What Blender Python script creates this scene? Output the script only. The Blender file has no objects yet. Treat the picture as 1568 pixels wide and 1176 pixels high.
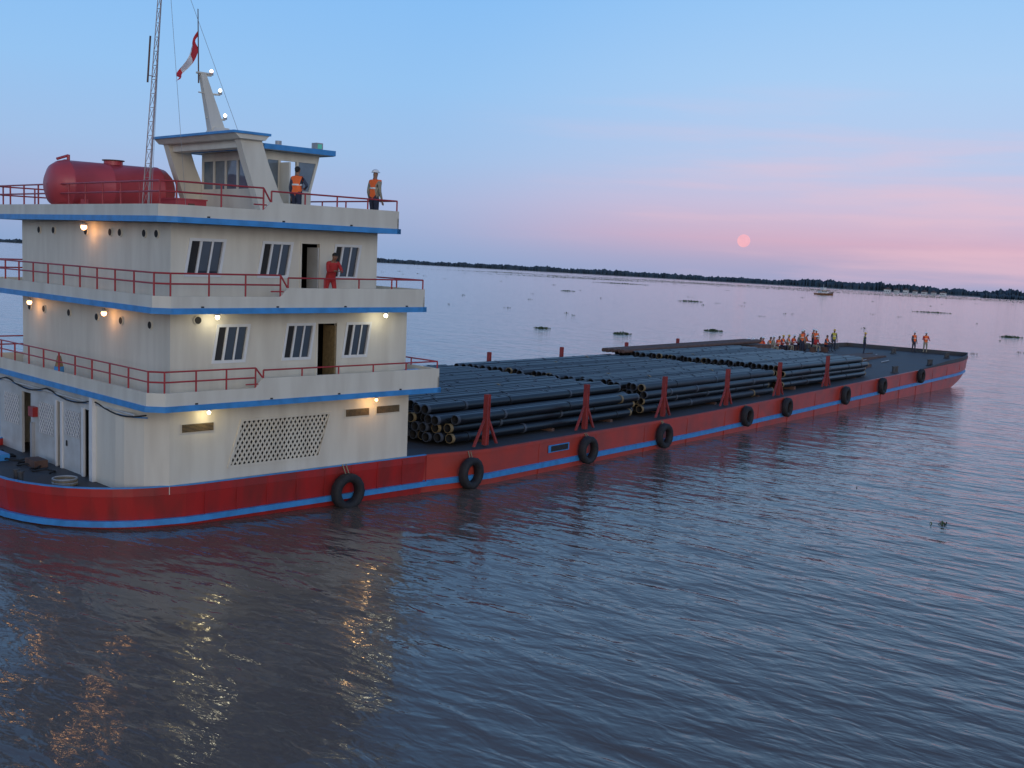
import bpy, bmesh, math, random
from mathutils import Vector, Matrix, noise
random.seed(7)
scene=bpy.context.scene
R=math.radians
# ------------------------------------------------------------------ materials
def nt(m):
    m.use_nodes=True
    return m.node_tree.nodes,m.node_tree.links
def mat(name,col,rough=.5,metal=0,var=.12,scale=3.0,emit=None,es=0,spec=.5,bump=0,bscale=20,dirt=None,dirtamt=.5,stretch=(1,1,1)):
    m=bpy.data.materials.new(name);N,L=nt(m)
    b=N['Principled BSDF']
    b.inputs['Roughness'].default_value=rough;b.inputs['Metallic'].default_value=metal
    b.inputs['Specular IOR Level'].default_value=spec
    tc=N.new('ShaderNodeTexCoord');mp=N.new('ShaderNodeMapping');mp.inputs['Scale'].default_value=stretch
    L.new(tc.outputs['Object'],mp.inputs['Vector'])
    n=N.new('ShaderNodeTexNoise');n.inputs['Scale'].default_value=scale;n.inputs['Detail'].default_value=6
    L.new(mp.outputs[0],n.inputs['Vector'])
    r=N.new('ShaderNodeValToRGB')
    c=Vector(col[:3]);d=Vector(dirt) if dirt else c*(1-var*2)
    r.color_ramp.elements[0].position=.30;r.color_ramp.elements[1].position=.62
    e0=c.lerp(d,dirtamt) if dirt else c*(1-var)
    e1=c*(1+var*.5)
    r.color_ramp.elements[0].color=(*e0,1);r.color_ramp.elements[1].color=(*e1,1)
    L.new(n.outputs['Fac'],r.inputs['Fac']);L.new(r.outputs['Color'],b.inputs['Base Color'])
    if bump:
        n2=N.new('ShaderNodeTexNoise');n2.inputs['Scale'].default_value=bscale;L.new(mp.outputs[0],n2.inputs['Vector'])
        bp=N.new('ShaderNodeBump');bp.inputs['Strength'].default_value=bump;bp.inputs['Distance'].default_value=.02
        L.new(n2.outputs['Fac'],bp.inputs['Height']);L.new(bp.outputs[0],b.inputs['Normal'])
    if emit:
        b.inputs['Emission Color'].default_value=(*emit,1);b.inputs['Emission Strength'].default_value=es
    return m
CREAM=mat('cream_paint',(.68,.635,.53),.5,var=.05,scale=1.2,dirt=(.40,.33,.25),dirtamt=.30,stretch=(1.8,1.8,.3),bump=.15,bscale=2)
BLUE=mat('blue_paint',(.05,.26,.58),.42,var=.2)
RED=mat('red_hull_paint',(.40,.020,.018),.40,var=.12,scale=1.6,dirt=(.14,.03,.025),dirtamt=.65,stretch=(1.2,1.2,.35),bump=.3,bscale=1.5)
RED2=mat('barge_red_paint',(.46,.050,.032),.44,var=.12,scale=1.1,dirt=(.20,.055,.045),dirtamt=.6,stretch=(.7,1,1),bump=.35,bscale=1.2)
RAIL=mat('rail_red_paint',(.38,.03,.035),.4,var=.1)
TANK=mat('tank_red_paint',(.46,.06,.07),.4,var=.12,scale=1.5)
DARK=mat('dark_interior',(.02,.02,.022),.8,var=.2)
RUB=mat('rubber',(.018,.018,.02),.75,var=.3,scale=8,bump=.4,bscale=30)
GLASS=mat('window_glass',(.03,.04,.055),.06,var=.1,spec=.8)
GLASSB=mat('wheelhouse_glass',(.12,.16,.2),.05,var=.2,spec=.9)
WHITE=mat('white_frame',(.70,.70,.69),.4,var=.04)
PANEL=mat('panel_grey_white',(.50,.51,.50),.5,var=.1,scale=2,dirt=(.3,.27,.22),dirtamt=.4)
DECK=mat('deck_steel',(.050,.055,.062),.65,var=.25,scale=1.2,dirt=(.08,.05,.035),dirtamt=.6,bump=.3)
PIPE=mat('pipe_coating',(.009,.011,.015),.33,var=.3,scale=.8)
PIPE2=mat('pipe_coating_dull',(.018,.020,.026),.45,var=.3,scale=.8)
PCOL=mat('pipe_collar',(.070,.078,.095),.45,var=.3,scale=3)
PRUST=mat('pipe_end_band',(.24,.17,.08),.6,var=.3,scale=9)
RUST=mat('rusty_steel',(.12,.065,.048),.75,var=.35,scale=2)
GREY=mat('grey_metal',(.33,.34,.35),.45,var=.12)
ROPE=mat('rope',(.25,.2,.13),.9)
def lampmat(n,c,s): return mat(n,c,.4,emit=c,es=s)
LW=lampmat('lamp_cool',(1,.93,.70),9);LO=lampmat('lamp_warm',(1,.50,.20),7)
# ------------------------------------------------------------------ mesh builder
class MB:
    def __init__(s): s.v=[];s.f=[];s.m=[];s.s=[];s.mats=[]
    def mi(s,m):
        if m not in s.mats:s.mats.append(m)
        return s.mats.index(m)
    def add(s,vs,fs,m,smooth=False):
        o=len(s.v);s.v+= [tuple(v) for v in vs];k=s.mi(m)
        for f in fs:
            s.f.append([i+o for i in f]);s.m.append(k);s.s.append(smooth)
    def box(s,x0,x1,y0,y1,z0,z1,m):
        vs=[(x,y,z) for z in (z0,z1) for y in (y0,y1) for x in (x0,x1)]
        s.add(vs,[(0,2,3,1),(4,5,7,6),(0,1,5,4),(2,6,7,3),(0,4,6,2),(1,3,7,5)],m)
    def cyl(s,p0,p1,r0,r1=None,n=8,m=None,caps=True,smooth=True):
        p0=Vector(p0);p1=Vector(p1);r1=r0 if r1 is None else r1
        d=(p1-p0).normalized();a=d.orthogonal().normalized();b=d.cross(a)
        vs=[]
        for p,r in ((p0,r0),(p1,r1)):
            for i in range(n):
                t=2*math.pi*i/n;vs.append(p+a*math.cos(t)*r+b*math.sin(t)*r)
        s.add(vs,[(i,(i+1)%n,n+(i+1)%n,n+i) for i in range(n)],m,smooth)
        if caps: s.add(vs,[tuple(range(n))[::-1],tuple(range(n,2*n))],m,False)
    def prism(s,poly,z0,z1,m):
        n=len(poly);vs=[(x,y,z0) for x,y in poly]+[(x,y,z1) for x,y in poly]
        s.add(vs,[(i,(i+1)%n,n+(i+1)%n,n+i) for i in range(n)]+[tuple(range(n))[::-1],tuple(range(n,2*n))],m)
    def xz(s,poly,y0,y1,m):
        n=len(poly);vs=[(x,y0,z) for x,z in poly]+[(x,y1,z) for x,z in poly]
        s.add(vs,[(i,(i+1)%n,n+(i+1)%n,n+i) for i in range(n)]+[tuple(range(n))[::-1],tuple(range(n,2*n))],m)
    def strip(s,poly,z0,z1,th,m,closed=False):
        P=[Vector(p) for p in poly];n=len(P);off=[]
        for i in range(n):
            a=P[i-1] if (i>0 or closed) else None;b=P[(i+1)%n] if (i<n-1 or closed) else None
            d1=(P[i]-a).normalized() if a is not None else (b-P[i]).normalized()
            d2=(b-P[i]).normalized() if b is not None else d1
            n1=Vector((-d1.y,d1.x));n2=Vector((-d2.y,d2.x));nn=(n1+n2).normalized()
            off.append(P[i]+nn*th/max(.4,nn.dot(n1)))
        rng=n if closed else n-1
        vs=[]
        for i in range(n):
            for q in (P[i],off[i]):
                for z in (z0,z1): vs.append((q.x,q.y,z))
        fs=[]
        for i in range(rng):
            a=4*i;b=4*((i+1)%n)
            fs+=[(a,b,b+1,a+1),(a+2,a+3,b+3,b+2),(a+1,b+1,b+3,a+3),(a,a+2,b+2,b)]
        if not closed: fs+=[(0,1,3,2),(4*n-4,4*n-2,4*n-1,4*n-3)]
        s.add(vs,fs,m)
    def sphere(s,c,r,m,n=10,sc=(1,1,1),half=False,rot=None):
        vs=[];fs=[];c=Vector(c)
        rings=n//2+1
        t1=math.pi/2 if half else math.pi
        for i in range(rings+1):
            t=t1*i/rings
            for j in range(n):
                p=2*math.pi*j/n
                v=Vector((math.sin(t)*math.cos(p)*sc[0],math.sin(t)*math.sin(p)*sc[1],math.cos(t)*sc[2]))*r
                if rot: v=rot@v
                vs.append(c+v)
        for i in range(rings):
            for j in range(n):
                fs.append((i*n+j,(i+1)*n+j,(i+1)*n+(j+1)%n,i*n+(j+1)%n))
        s.add(vs,fs,m,True)
    def build(s,name,parent=None,M=None,recalc=True):
        me=bpy.data.meshes.new(name);me.from_pydata(s.v,[],s.f)
        for m in s.mats: me.materials.append(m)
        me.polygons.foreach_set('material_index',s.m);me.polygons.foreach_set('use_smooth',s.s)
        if recalc:
            bm=bmesh.new();bm.from_mesh(me)
            bmesh.ops.recalc_face_normals(bm,faces=bm.faces);bm.to_mesh(me);bm.free()
        me.update()
        o=bpy.data.objects.new(name,me);scene.collection.objects.link(o)
        if M: o.matrix_world=M
        if parent: o.parent=parent
        return o
def empty(name,loc=(0,0,0),rot=(0,0,0)):
    e=bpy.data.objects.new(name,None);e.location=loc;e.rotation_euler=rot;scene.collection.objects.link(e);return e
def rail(mb,pts,zb,zs,sp=1.0,r=.024,m=RAIL):
    for z in zs:
        for i in range(len(pts)-1):
            mb.cyl((*pts[i],z),(*pts[i+1],z),r,n=6,m=m)
    for i in range(len(pts)-1):
        a=Vector(pts[i]);b=Vector(pts[i+1]);n=max(1,round((b-a).length/sp))
        for k in range(n+(1 if i==len(pts)-2 else 0)):
            p=a.lerp(b,k/n);mb.cyl((p.x,p.y,zb),(p.x,p.y,max(zs)),r*1.05,n=6,m=m)
def tire(name,parent,c,ax,R0=.54,w=.30,rope_to=None,tilt=0):
    mb=MB();c=Vector(c);ax=Vector(ax).normalized();up=Vector((0,0,1));t=ax.cross(up).normalized()
    prof=[(R0*.56,-w*.36),(R0*.74,-w*.5),(R0*.92,-w*.46),(R0,-w*.28),(R0,w*.28),(R0*.92,w*.46),(R0*.74,w*.5),(R0*.56,w*.36)]
    n=32;k=len(prof);vs=[]
    for i in range(n):
        a=2*math.pi*i/n;d=t*math.cos(a)+up*math.sin(a)
        for r,o in prof:
            rr=r*(1.0-(.025 if (i%2 and r>R0*.9) else 0));vs.append(c+d*rr+ax*o)
    mb.add(vs,[(i*k+j,i*k+(j+1)%k,((i+1)%n)*k+(j+1)%k,((i+1)%n)*k+j) for i in range(n) for j in range(k)],RUB,True)
    if rope_to:
        for s in (-.06,.06): mb.cyl(c+t*s+Vector((0,0,R0*.8)),Vector(rope_to)+t*s,.02,n=6,m=ROPE)
    return mb.build(name,parent)
# ------------------------------------------------------------------ TUG
tug=empty('pushboat',(19.15,24.7,0),(0,R(-1.0),R(-9.7)))
W=9.9
out=[(9.0,-.10),(4,-.12),(.9,-.12),(.45,-.10),(.1,-.02),(-.4,.10),(-.9,.28),(-1.35,.52),(-1.8,.86),(-2.25,1.32),(-2.6,1.85),(-2.9,2.5),(-3.1,3.2),(-3.3,4.95),(-3.1,6.7),(-2.4,8.4),(-1.0,9.6),(.3,10.0),(9.0,10.0)]
out=out[::-1]
def inset(poly,c,d): 
    r=[]
    for x,y in poly:
        v=Vector((c[0]-x,c[1]-y));l=v.length;v=v/l*d;r.append((x+v.x,y+v.y))
    return r
mb=MB()
low=inset(out,(3,4.95),.25)
n=len(out)
vs=[(x,y,-.9) for x,y in low]+[(x,y,.90) for x,y in out]
mb.add(vs,[(i,(i+1)%n,n+(i+1)%n,n+i) for i in range(n)],RED)
mb.add(vs,[tuple(range(n,2*n))],DECK);mb.add(vs,[tuple(range(n))],RED)
mb.build('hull',tug)
mb=MB()
bul=out[1:-1]
fw=[(9.0,10.0)]+bul+[(9.0,-.10)]
mb.strip(fw,.902,1.12,.07,RED)
o2=inset(fw,(3,4.95),-.05)
mb.strip(o2,.09,.25,.12,BLUE)
mb.strip(inset(fw,(3,4.95),-.015),1.122,1.15,.10,BLUE)
for k in range(9):
    mb.box(1.0+k,1.015+k,-.127,-.10,.26,1.1,RED)
mb.build('bulwark',tug)
def clip_line(p,d,poly):
    t0,t1=-1e9,1e9;n=len(poly)
    ar=sum(poly[i][0]*poly[(i+1)%n][1]-poly[(i+1)%n][0]*poly[i][1] for i in range(n))
    for i in range(n):
        a=Vector(poly[i]);b=Vector(poly[(i+1)%n]);e=b-a
        nn=Vector((-e.y,e.x)) if ar>0 else Vector((e.y,-e.x))
        q=nn.dot(d);c=nn.dot(p-a)
        if abs(q)<1e-9:
            if c<0:return None
            continue
        t=-c/q
        if q>0:t0=max(t0,t)
        else:t1=min(t1,t)
    return (t0,t1) if t1-t0>.02 else None
T=.10
def wall(mb,x0,x1,z0,z1,zw0,zw1,ops,y=0):
    mb.xz([(x0,zw1),(x1,zw1),(x1,z1),(x0,z1)],y,y+T,CREAM)
    cur=(x0,x0)
    for xa,xb,sl,door in ops:
        mb.xz([(cur[0],zw0),(xa,zw0),(xa+sl,zw1),(cur[1],zw1)],y,y+T,CREAM);cur=(xb,xb+sl)
    mb.xz([(cur[0],zw0),(x1,zw0),(x1,zw1),(cur[1],zw1)],y,y+T,CREAM)
    cx=x0
    for xa,xb,sl,door in ops:
        if door:
            mb.xz([(cx,z0),(xa,z0),(xa,zw0),(cx,zw0)],y,y+T,CREAM);cx=xb
    mb.xz([(cx,z0),(x1,z0),(x1,zw0),(cx,zw0)],y,y+T,CREAM)
def window(mb,xa,xb,sl,z0,z1,y=0):
    h=z1-z0
    def P(u,v): return (xa+(xb-xa)*u+sl*v,z0+h*v)
    f=.05/(xb-xa);g=.05/h
    def q(u0,u1,v0,v1,ya,yb,m): mb.xz([P(u0,v0),P(u1,v0),P(u1,v1),P(u0,v1)],ya,yb,m)
    q(-f*.6,1+f*.6,-g*.6,g,y-.025,y+.06,WHITE);q(-f*.6,1+f*.6,1-g,1+g*.6,y-.025,y+.06,WHITE)
    q(-f*.6,f,g,1-g,y-.025,y+.06,WHITE);q(1-f,1+f*.6,g,1-g,y-.025,y+.06,WHITE)
    q(f,.30,g,1-g,y+.05,y+.056,DARK)
    q(.30,.36,g,1-g,y+.0,y+.06,WHITE)
    q(.36,1-f,g,1-g,y+.045,y+.055,GLASS)
    q(.64,.69,g,1-g,y+.015,y+.04,WHITE)
def house(name,x0,x1,z0,z1,zw0,zw1,ops,stern=True):
    mb=MB();wall(mb,x0,x1,z0,z1,zw0,zw1,ops)
    mb.box(x0,x0+T,T,W-T,z0,z1,CREAM)
    mb.box(x1-T,x1,T,W-T,z0,z1,CREAM)
    mb.box(x0,x1,W-T,W,z0,z1,CREAM)
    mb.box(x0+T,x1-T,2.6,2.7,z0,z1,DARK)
    return mb
# level 1
mb=MB()
wall(mb,0,8.27,.90,3.3,1.48,2.78,[(1.80,4.85,.40,False)])
mb.box(8.17,8.27,T,W-T,.9,3.3,CREAM);mb.box(.6,8.27,W-T,W,.9,3.3,CREAM)
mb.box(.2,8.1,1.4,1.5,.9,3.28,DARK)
mb.strip([(0,.002),(-.52,.42),(-.80,1.0),(-.86,1.4),(-.86,2.60)][::-1],.905,3.3,.08,CREAM)
mb.box(-.97,-.80,2.602,2.80,.905,3.3,WHITE)
# stern bulkhead with doorway, panels and lattice vents
mb.box(1.0,1.1,2.7,W-T,.9,3.3,DARK);mb.box(-.78,1.0,2.62,2.70,.9,3.3,CREAM);mb.box(-.78,1.0,W-.18,W-.1,.9,3.3,CREAM)
xw=-.80
mb.box(xw,xw+.08,2.80,9.8,2.86,3.3,PANEL)             # lintel
mb.box(xw,xw+.08,3.55,4.95,.905,2.86,PANEL)
mb.box(xw,xw+.08,5.35,7.3,.905,2.86,PANEL)
mb.box(xw,xw+.08,8.0,9.8,.905,2.86,PANEL)
mb.box(xw-.06,xw-.002,3.42,3.55,.905,2.9,WHITE);mb.box(xw-.05,xw-.002,4.90,5.02,.905,2.9,WHITE);mb.box(xw-.05,xw-.002,5.30,5.38,.905,2.9,WHITE)
mb.box(xw+.1,xw+.9,3.38,3.42,.905,2.8,PANEL)
def lat(x,ya,yb,za,zb):
    mb.box(x-.006,x-.002,ya,yb,za,zb,GREY)
    pg2=[(ya,za),(yb,za),(yb,zb),(ya,zb)]
    for s in (1,-1):
        d=Vector((1,s*1.2)).normalized();nn=Vector((-d.y,d.x))
        for k in range(-14,15):
            p=Vector(((ya+yb)/2,(za+zb)/2))+nn*k*.13
            r=clip_line(p,d,pg2)
            if r:
                a=p+d*r[0];b=p+d*r[1];mb.cyl((x-.014-.006*(s>0),a.x,a.y),(x-.014-.006*(s>0),b.x,b.y),.011,n=4,m=WHITE)
lat(xw,3.75,4.75,1.95,2.7);lat(xw,5.6,6.6,1.75,2.7);lat(xw,8.2,9.4,1.75,2.7)
mb.box(xw-.03,xw-.002,4.62,4.68,1.62,1.78,DARK);mb.box(xw-.012,xw-.002,3.72,3.74,.95,2.75,GREY)
mb.box(xw-.16,xw-.002,6.75,7.1,2.2,2.5,RED);mb.box(xw-.10,xw-.002,7.0,7.12,.905,2.0,GREY)
mb.build('main_deck_house',tug)
mb=MB()
for yy in (3.9,8.0): 
    for s in (-.16,.16): mb.cyl((-2.5,yy+s,.9),(-2.5,yy+s,1.16),.07,n=10,m=DECK);mb.cyl((-2.5,yy+s,1.16),(-2.5,yy+s,1.2),.1,n=10,m=DECK)
for k in range(4):
    n=20;prev=None
    for i in range(n+1):
        a=2*math.pi*i/n;p=(-1.7+.32*math.cos(a),2.7+.32*math.sin(a),.93+k*.05)
        if prev: mb.cyl(prev,p,.028,n=5,m=GREY if k%2 else ROPE,caps=False)
        prev=p
prev=None
for i in range(40):
    p=(-1.5+.25*math.sin(i*.7),4.2+i*.11,.95+.03*math.sin(i*1.9))
    if prev: mb.cyl(prev,p,.03,n=5,m=RUB,caps=False)
    prev=p
mb.box(-1.5,-1.1,5.3,6.0,.905,1.12,RUST);mb.box(-1.9,-1.6,6.9,7.6,.905,1.1,BLUE)
mb.build('mooring_gear',tug)
mb=MB()
pg=[(1.80,1.48),(4.85,1.48),(5.25,2.78),(2.20,2.78)]
for ang in (58,122):
    d=Vector((math.cos(R(ang)),math.sin(R(ang))));nn=Vector((-d.y,d.x))
    for k in range(-30,31):
        p=Vector((3.5,2.13))+nn*k*.125
        r=clip_line(p,d,pg)
        if r:
            a=p+d*r[0];b=p+d*r[1];w=nn*.026;yy=.012 if ang<90 else .034
            mb.xz([tuple(a-w),tuple(b-w),tuple(b+w),tuple(a+w)],yy,yy+.02,CREAM)
for i in range(4):
    a=Vector(pg[i]);b=Vector(pg[(i+1)%4]);e=(b-a).normalized();w=Vector((-e.y,e.x))*.035
    a=a-e*.03;b=b+e*.03
    mb.xz([tuple(a-w),tuple(b-w),tuple(b+w),tuple(a+w)],-.02-.003*i,.01,CREAM)
for xa,xb,zc in ((.35,1.30,2.68),(5.80,6.68,2.72),(6.98,7.88,2.74)):
    mb.box(xa-.03,xb+.03,-.022,-.004,zc-.14,zc+.14,CREAM);mb.box(xa,xb,-.026,-.022,zc-.11,zc+.11,DARK)
    for k in range(6): mb.box(xa,xb,-.045,-.026,zc-.105+k*.037,zc-.09+k*.037,PRUST)
mb.build('lattice_and_vents',tug)
L2=[(1.25,2.25,.16,False),(3.5,4.45,.16,False),(4.72,5.40,.0,True),(5.62,6.52,.16,False)]
mb=house('l2',0,8.1,3.3,5.85,4.45,5.47,L2)
for xa,xb,sl,d in L2:
    if not d: window(mb,xa,xb,sl,4.45,5.47)
    else:
        mb.box(xa-.05,xa,-.02,.12,3.42,5.52,CREAM);mb.box(xb,xb+.05,-.02,.12,3.42,5.52,CREAM);mb.box(xb-.06,xb-.01,-.0,-.0+.6,3.45,5.4,PRUST)
mb.build('middle_deck_house',tug)
L3=[(.40,1.45,.17,False),(2.65,3.62,.17,False),(4.10,4.72,0,True),(5.12,6.05,.17,False)]
mb=house('l3',0,6.85,5.85,8.2,6.82,7.80,L3)
for xa,xb,sl,d in L3:
    if not d: window(mb,xa,xb,sl,6.82,7.80)
    else:
        mb.box(xa-.05,xa,-.02,.12,5.97,7.85,CREAM);mb.box(xb,xb+.05,-.02,.12,5.97,7.85,CREAM)
        mb.box(xb-.05,xb-.01,0,.55,6.0,7.7,PANEL)
mb.build('upper_deck_house',tug)
mb=MB()
def port(y,z,r=.10):
    mb.cyl((-.03,y,z),(0.002,y,z),r*1.25,n=20,m=CREAM);mb.cyl((-.034,y,z),(-.03,y,z),r,n=20,m=DARK)
for y in (1.1,2.83,4.38,6.3,8.17,9.3): port(y,5.42)
for y in (.75,1.45,2.9,3.5,5.1,7.4,8.5): port(y,7.90)
for x in (.8,): 
    mb.cyl((x,-.03,5.62),(x,.0,5.62),.125,n=20,m=CREAM);mb.cyl((x,-.034,5.62),(x,-.03,5.62),.1,n=20,m=DARK)
mb.build('portholes',tug)
def deck(name,zu,xf,xs,lowh,hih,x0=-.95,y0=-.9):
    mb=MB();c=.35;y1=W+.9
    poly=[(xf,y0),(xf,y1),(x0+c,y1),(x0,y1-c),(x0,y0+c),(x0+c,y0)]
    mb.prism(inset(poly,(3,4.95),.06),zu+.02,zu+.12,CREAM)
    loop=[(xf,y1),(x0+c,y1),(x0,y1-c),(x0,y0+c),(x0+c,y0),(xs,y0)]
    full=loop[:-1]+[(xf,y0)]
    mb.strip(full,zu+.155,zu+lowh,.06,CREAM)
    mb.strip([(xf,y0)]+[(xf,y1)],zu+.155,zu+hih,.06,CREAM)
    big=[(xf+.05,y1+.05),(x0+c-.02,y1+.05),(x0-.05,y1-c+.02),(x0-.05,y0+c-.02),(x0+c-.02,y0-.05),(xf+.05,y0-.05)]
    mb.strip(big,zu,zu+.155,.14,BLUE);mb.strip([(xf+.05,y0-.05),(xf+.05,y1+.05)],zu+.002,zu+.15,.14,BLUE)
    mb.xz([(xs-.02,zu+lowh),(xf,zu+lowh),(xf,zu+hih),(xs+.22,zu+hih)],y0+.002,y0+.06,CREAM)
    for k in range(4): mb.box(x0+1.2+k*2.3,x0+1.28+k*2.3,y0-.012,y0+.01,zu+.16,zu+.20,DARK) if x0+1.3+k*2.3<xf else None
    ob=mb.build(name,tug)
    mb=MB();e=.05
    r1=[(xf-e,y1-e),(x0+c,y1-e),(x0+e,y1-c),(x0+e,y0+c),(x0+c,y0+e),(xs,y0+e)]
    rail(mb,r1,zu+lowh-.02,(zu+.78,zu+1.05),1.05)
    mb.cyl((xs,y0+e,zu+1.05),(xs+.22,y0+e,zu+hih+.02),.024,n=6,m=RAIL)
    mb.cyl((xs-.3,y0+e,zu+.6),(xs+.1,y0+e,zu+.6),.02,n=6,m=RAIL)
    rail(mb,[(xs+.25,y0+e),(xf-e,y0+e),(xf-e,y1-e)],zu+hih-.02,(zu+.98,),1.25)
    mb.build(name+'_railing',tug)
deck('middle_deck',3.3,8.75,2.1,.50,.76)
deck('upper_deck',5.85,8.05,2.85,.46,.70,-.80)
deck('top_deck',8.2,6.98,2.3,.46,.68,-.62,-.85)
def lamp(p,m,r=.07,pw=12,col=(1,.8,.5),name='lamp'):
    mb=MB();x,y,z=p
    mb.cyl((x,y,z+.08),(x,y,z+.15),.05,n=8,m=GREY);mb.sphere((x,y,z),r,m,n=10);mb.cyl((x,y,z+.05),(x,y,z+.09),r*1.3,n=10,m=WHITE)
    mb.build(name,tug)
    l=bpy.data.lights.new(name+'_light','POINT');l.energy=pw;l.color=col;l.shadow_soft_size=r*1.1
    o=bpy.data.objects.new(name+'_light',l);scene.collection.objects.link(o);o.parent=tug;o.location=(x,y,z-.14)
lamp((1.2,-.35,5.72),LW,.06,4.5,(1,.92,.65),'deck_lamp');lamp((6.9,-.45,5.72),LW,.06,5,(1,.95,.7),'deck_lamp')
lamp((1.0,-.3,3.12),LW,.05,4.5,(1,.82,.42),'deck_lamp');lamp((6.7,-.35,3.12),LO,.05,7,(1,.6,.25),'deck_lamp')
lamp((-.3,3.3,5.6),LO,.08,4,(1,.5,.2),'stern_lamp');lamp((-.3,8.6,5.6),LO,.08,4,(1,.5,.2),'stern_lamp')
lamp((-.3,4.6,8.02),LO,.09,5,(1,.5,.22),'stern_lamp')
mb=MB();cy,cz,r=6.1,9.25,.74
prof=[(-.75,.02),(-.72,.35),(-.60,.58),(-.42,.70),(-.25,.74),(-.22,.76),(-.18,.76),(-.15,.74),(1.0,.74),(1.02,.752),(1.06,.752),(1.08,.74),(2.6,.74),(2.63,.76),(2.68,.76),(2.7,.74),(2.9,.70),(3.08,.55),(3.18,.3),(3.2,.02)]
n=32;vs=[]
for x,rr in prof:
    for i in range(n):
        a=2*math.pi*i/n;vs.append((x,cy+rr*math.cos(a),cz+rr*math.sin(a)))
mb.add(vs,[(j*n+i,j*n+(i+1)%n,(j+1)*n+(i+1)%n,(j+1)*n+i) for j in range(len(prof)-1) for i in range(n)],TANK,True)
for x in (.1,2.3): mb.xz([(x-.12,8.32),(x+.12,8.32),(x+.12,8.85),(x-.12,8.85)],cy-.65,cy+.65,TANK)
mb.cyl((1.3,cy,9.95),(1.3,cy,10.08),.28,n=20,m=TANK);mb.cyl((1.3,cy,10.08),(1.3,cy,10.11),.33,n=20,m=RUST)
mb.cyl((-.1,cy,9.95),(-.1,cy,10.15),.05,n=8,m=TANK);mb.cyl((-.1,cy,10.13),(-.45,cy,10.0),.04,n=8,m=TANK)
mb.build('fuel_tank',tug)
mb=MB()
mb.box(1.9,2.9,3.3,4.3,8.32,8.95,TANK);mb.box(1.87,2.93,3.27,4.33,8.95,8.99,TANK);mb.box(2.3,2.5,3.27,3.3,8.7,8.85,RUST)
mb.sphere((.8,4.4,8.5),.3,BLUE,n=10,sc=(1.3,1,.6));mb.sphere((1.3,4.0,8.45),.22,GREY,n=10,sc=(1.3,1,.6))
mb.build('deck_locker',tug)
# wheelhouse
mb=MB();x0,x1,y0,y1,zb,zs,zt,zr=4.0,5.72,1.95,5.55,8.32,9.40,10.27,10.52
mb.box(x0,x0+.08,y0,y1,zb,zs,CREAM);mb.box(x1-.08,x1,y0+.0,y1,zb,zs,CREAM)
mb.box(x0+.08,4.60,y0,y0+.08,zb,zs,CREAM);mb.box(5.2,x1-.08,y0,y0+.08,zb,zs,CREAM);mb.box(x0+.08,x1-.08,y1-.08,y1,zb,zs,CREAM)
mb.box(x0,x0+.08,y0,y1,zt,zr,CREAM)
mb.xz([(x0+.08,zt),(x1+.25,zt),(x1+.3,zr),(x0+.08,zr)],y0,y0+.08,CREAM);mb.xz([(x0+.08,zt),(x1+.25,zt),(x1+.3,zr),(x0+.08,zr)],y1-.08,y1,CREAM)
for k in range(6):
    yy=y0+(y1-y0-.1)*k/5;mb.box(x0,x0+.07,yy,yy+.1,zs,zt,CREAM)
mb.box(x0+.03,x0+.045,y0+.1,y1-.1,zs,zt,GLASSB)
for xx,sl in ((4.08,0),(4.54,0),(5.18,0.0),(x1-.08,.25)):
    for yy in (y0,y1-.08): mb.xz([(xx,zs),(xx+.08,zs),(xx+.08+sl,zt),(xx+sl,zt)],yy+.002,yy+.078,CREAM)
mb.xz([(4.16,zs),(4.54,zs),(4.54,zt),(4.16,zt)],y0+.03,y0+.045,GLASSB)
mb.xz([(5.26,zs),(x1-.08,zs),(x1+.17,zt),(5.26,zt)],y0+.03,y0+.045,GLASSB)
mb.xz([(4.16,zs),(x1-.08,zs),(x1+.17,zt),(4.16,zt)],y1-.05,y1-.035,GLASSB)
for k in range(5):
    yy=y0+(y1-y0-.08)*k/4
    if 0<k<4: mb.xz([(x1-.08,zs),(x1,zs),(x1+.25,zt),(x1+.17,zt)],yy,yy+.08,CREAM)
mb.box(4.56,4.61,y0-.55,y0-.02,zb,10.2,CREAM)
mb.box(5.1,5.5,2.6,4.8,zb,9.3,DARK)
mb.build('wheelhouse',tug)
mb=MB()
mb.prism([(3.75,y0-.45),(6.22,y0-.45),(6.32,y0-.2),(6.32,y1+.3),(6.22,y1+.5),(3.75,y1+.5)],10.54,10.64,CREAM)
mb.strip([(3.72,y0-.5),(6.27,y0-.5),(6.39,y0-.2),(6.39,y1+.3),(6.27,y1+.55),(3.72,y1+.55)],10.525,10.68,.07,BLUE,closed=True)
mb.box(5.75,6.0,y0-.2,y0+.05,10.68,10.90,GREY);mb.box(5.80,5.95,y0-.215,y0-.2,10.72,10.86,lampmat('nav_green',(.1,.5,.35),.15))
mb.cyl((5.2,3.0,10.64),(5.2,3.0,10.95),.10,n=12,m=GREY);mb.cyl((4.9,4.6,10.64),(4.9,4.6,11.3),.012,n=6,m=GREY)
mb.build('wheelhouse_roof',tug)
mb=MB()
for yy in (1.35,5.6):
    mb.xz([(3.70,8.32),(4.70,8.32),(4.22,9.2),(3.80,10.1),(3.58,10.72),(2.85,10.72),(3.05,10.1),(3.35,9.3)],yy,yy+.3,CREAM)
mb.xz([(2.75,10.72),(3.60,10.72),(3.72,10.86),(2.6,10.86)],1.2,6.0,CREAM)
mb.box(2.52,3.76,1.15,6.05,10.86,10.93,BLUE)
mb.box(3.0,3.4,1.66,5.59,10.50,10.716,CREAM)
mb.build('funnel_arch',tug)
mb=MB()
B=Vector((3.5,3.7,10.93));Tp=Vector((2.95,3.7,12.75))
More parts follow.
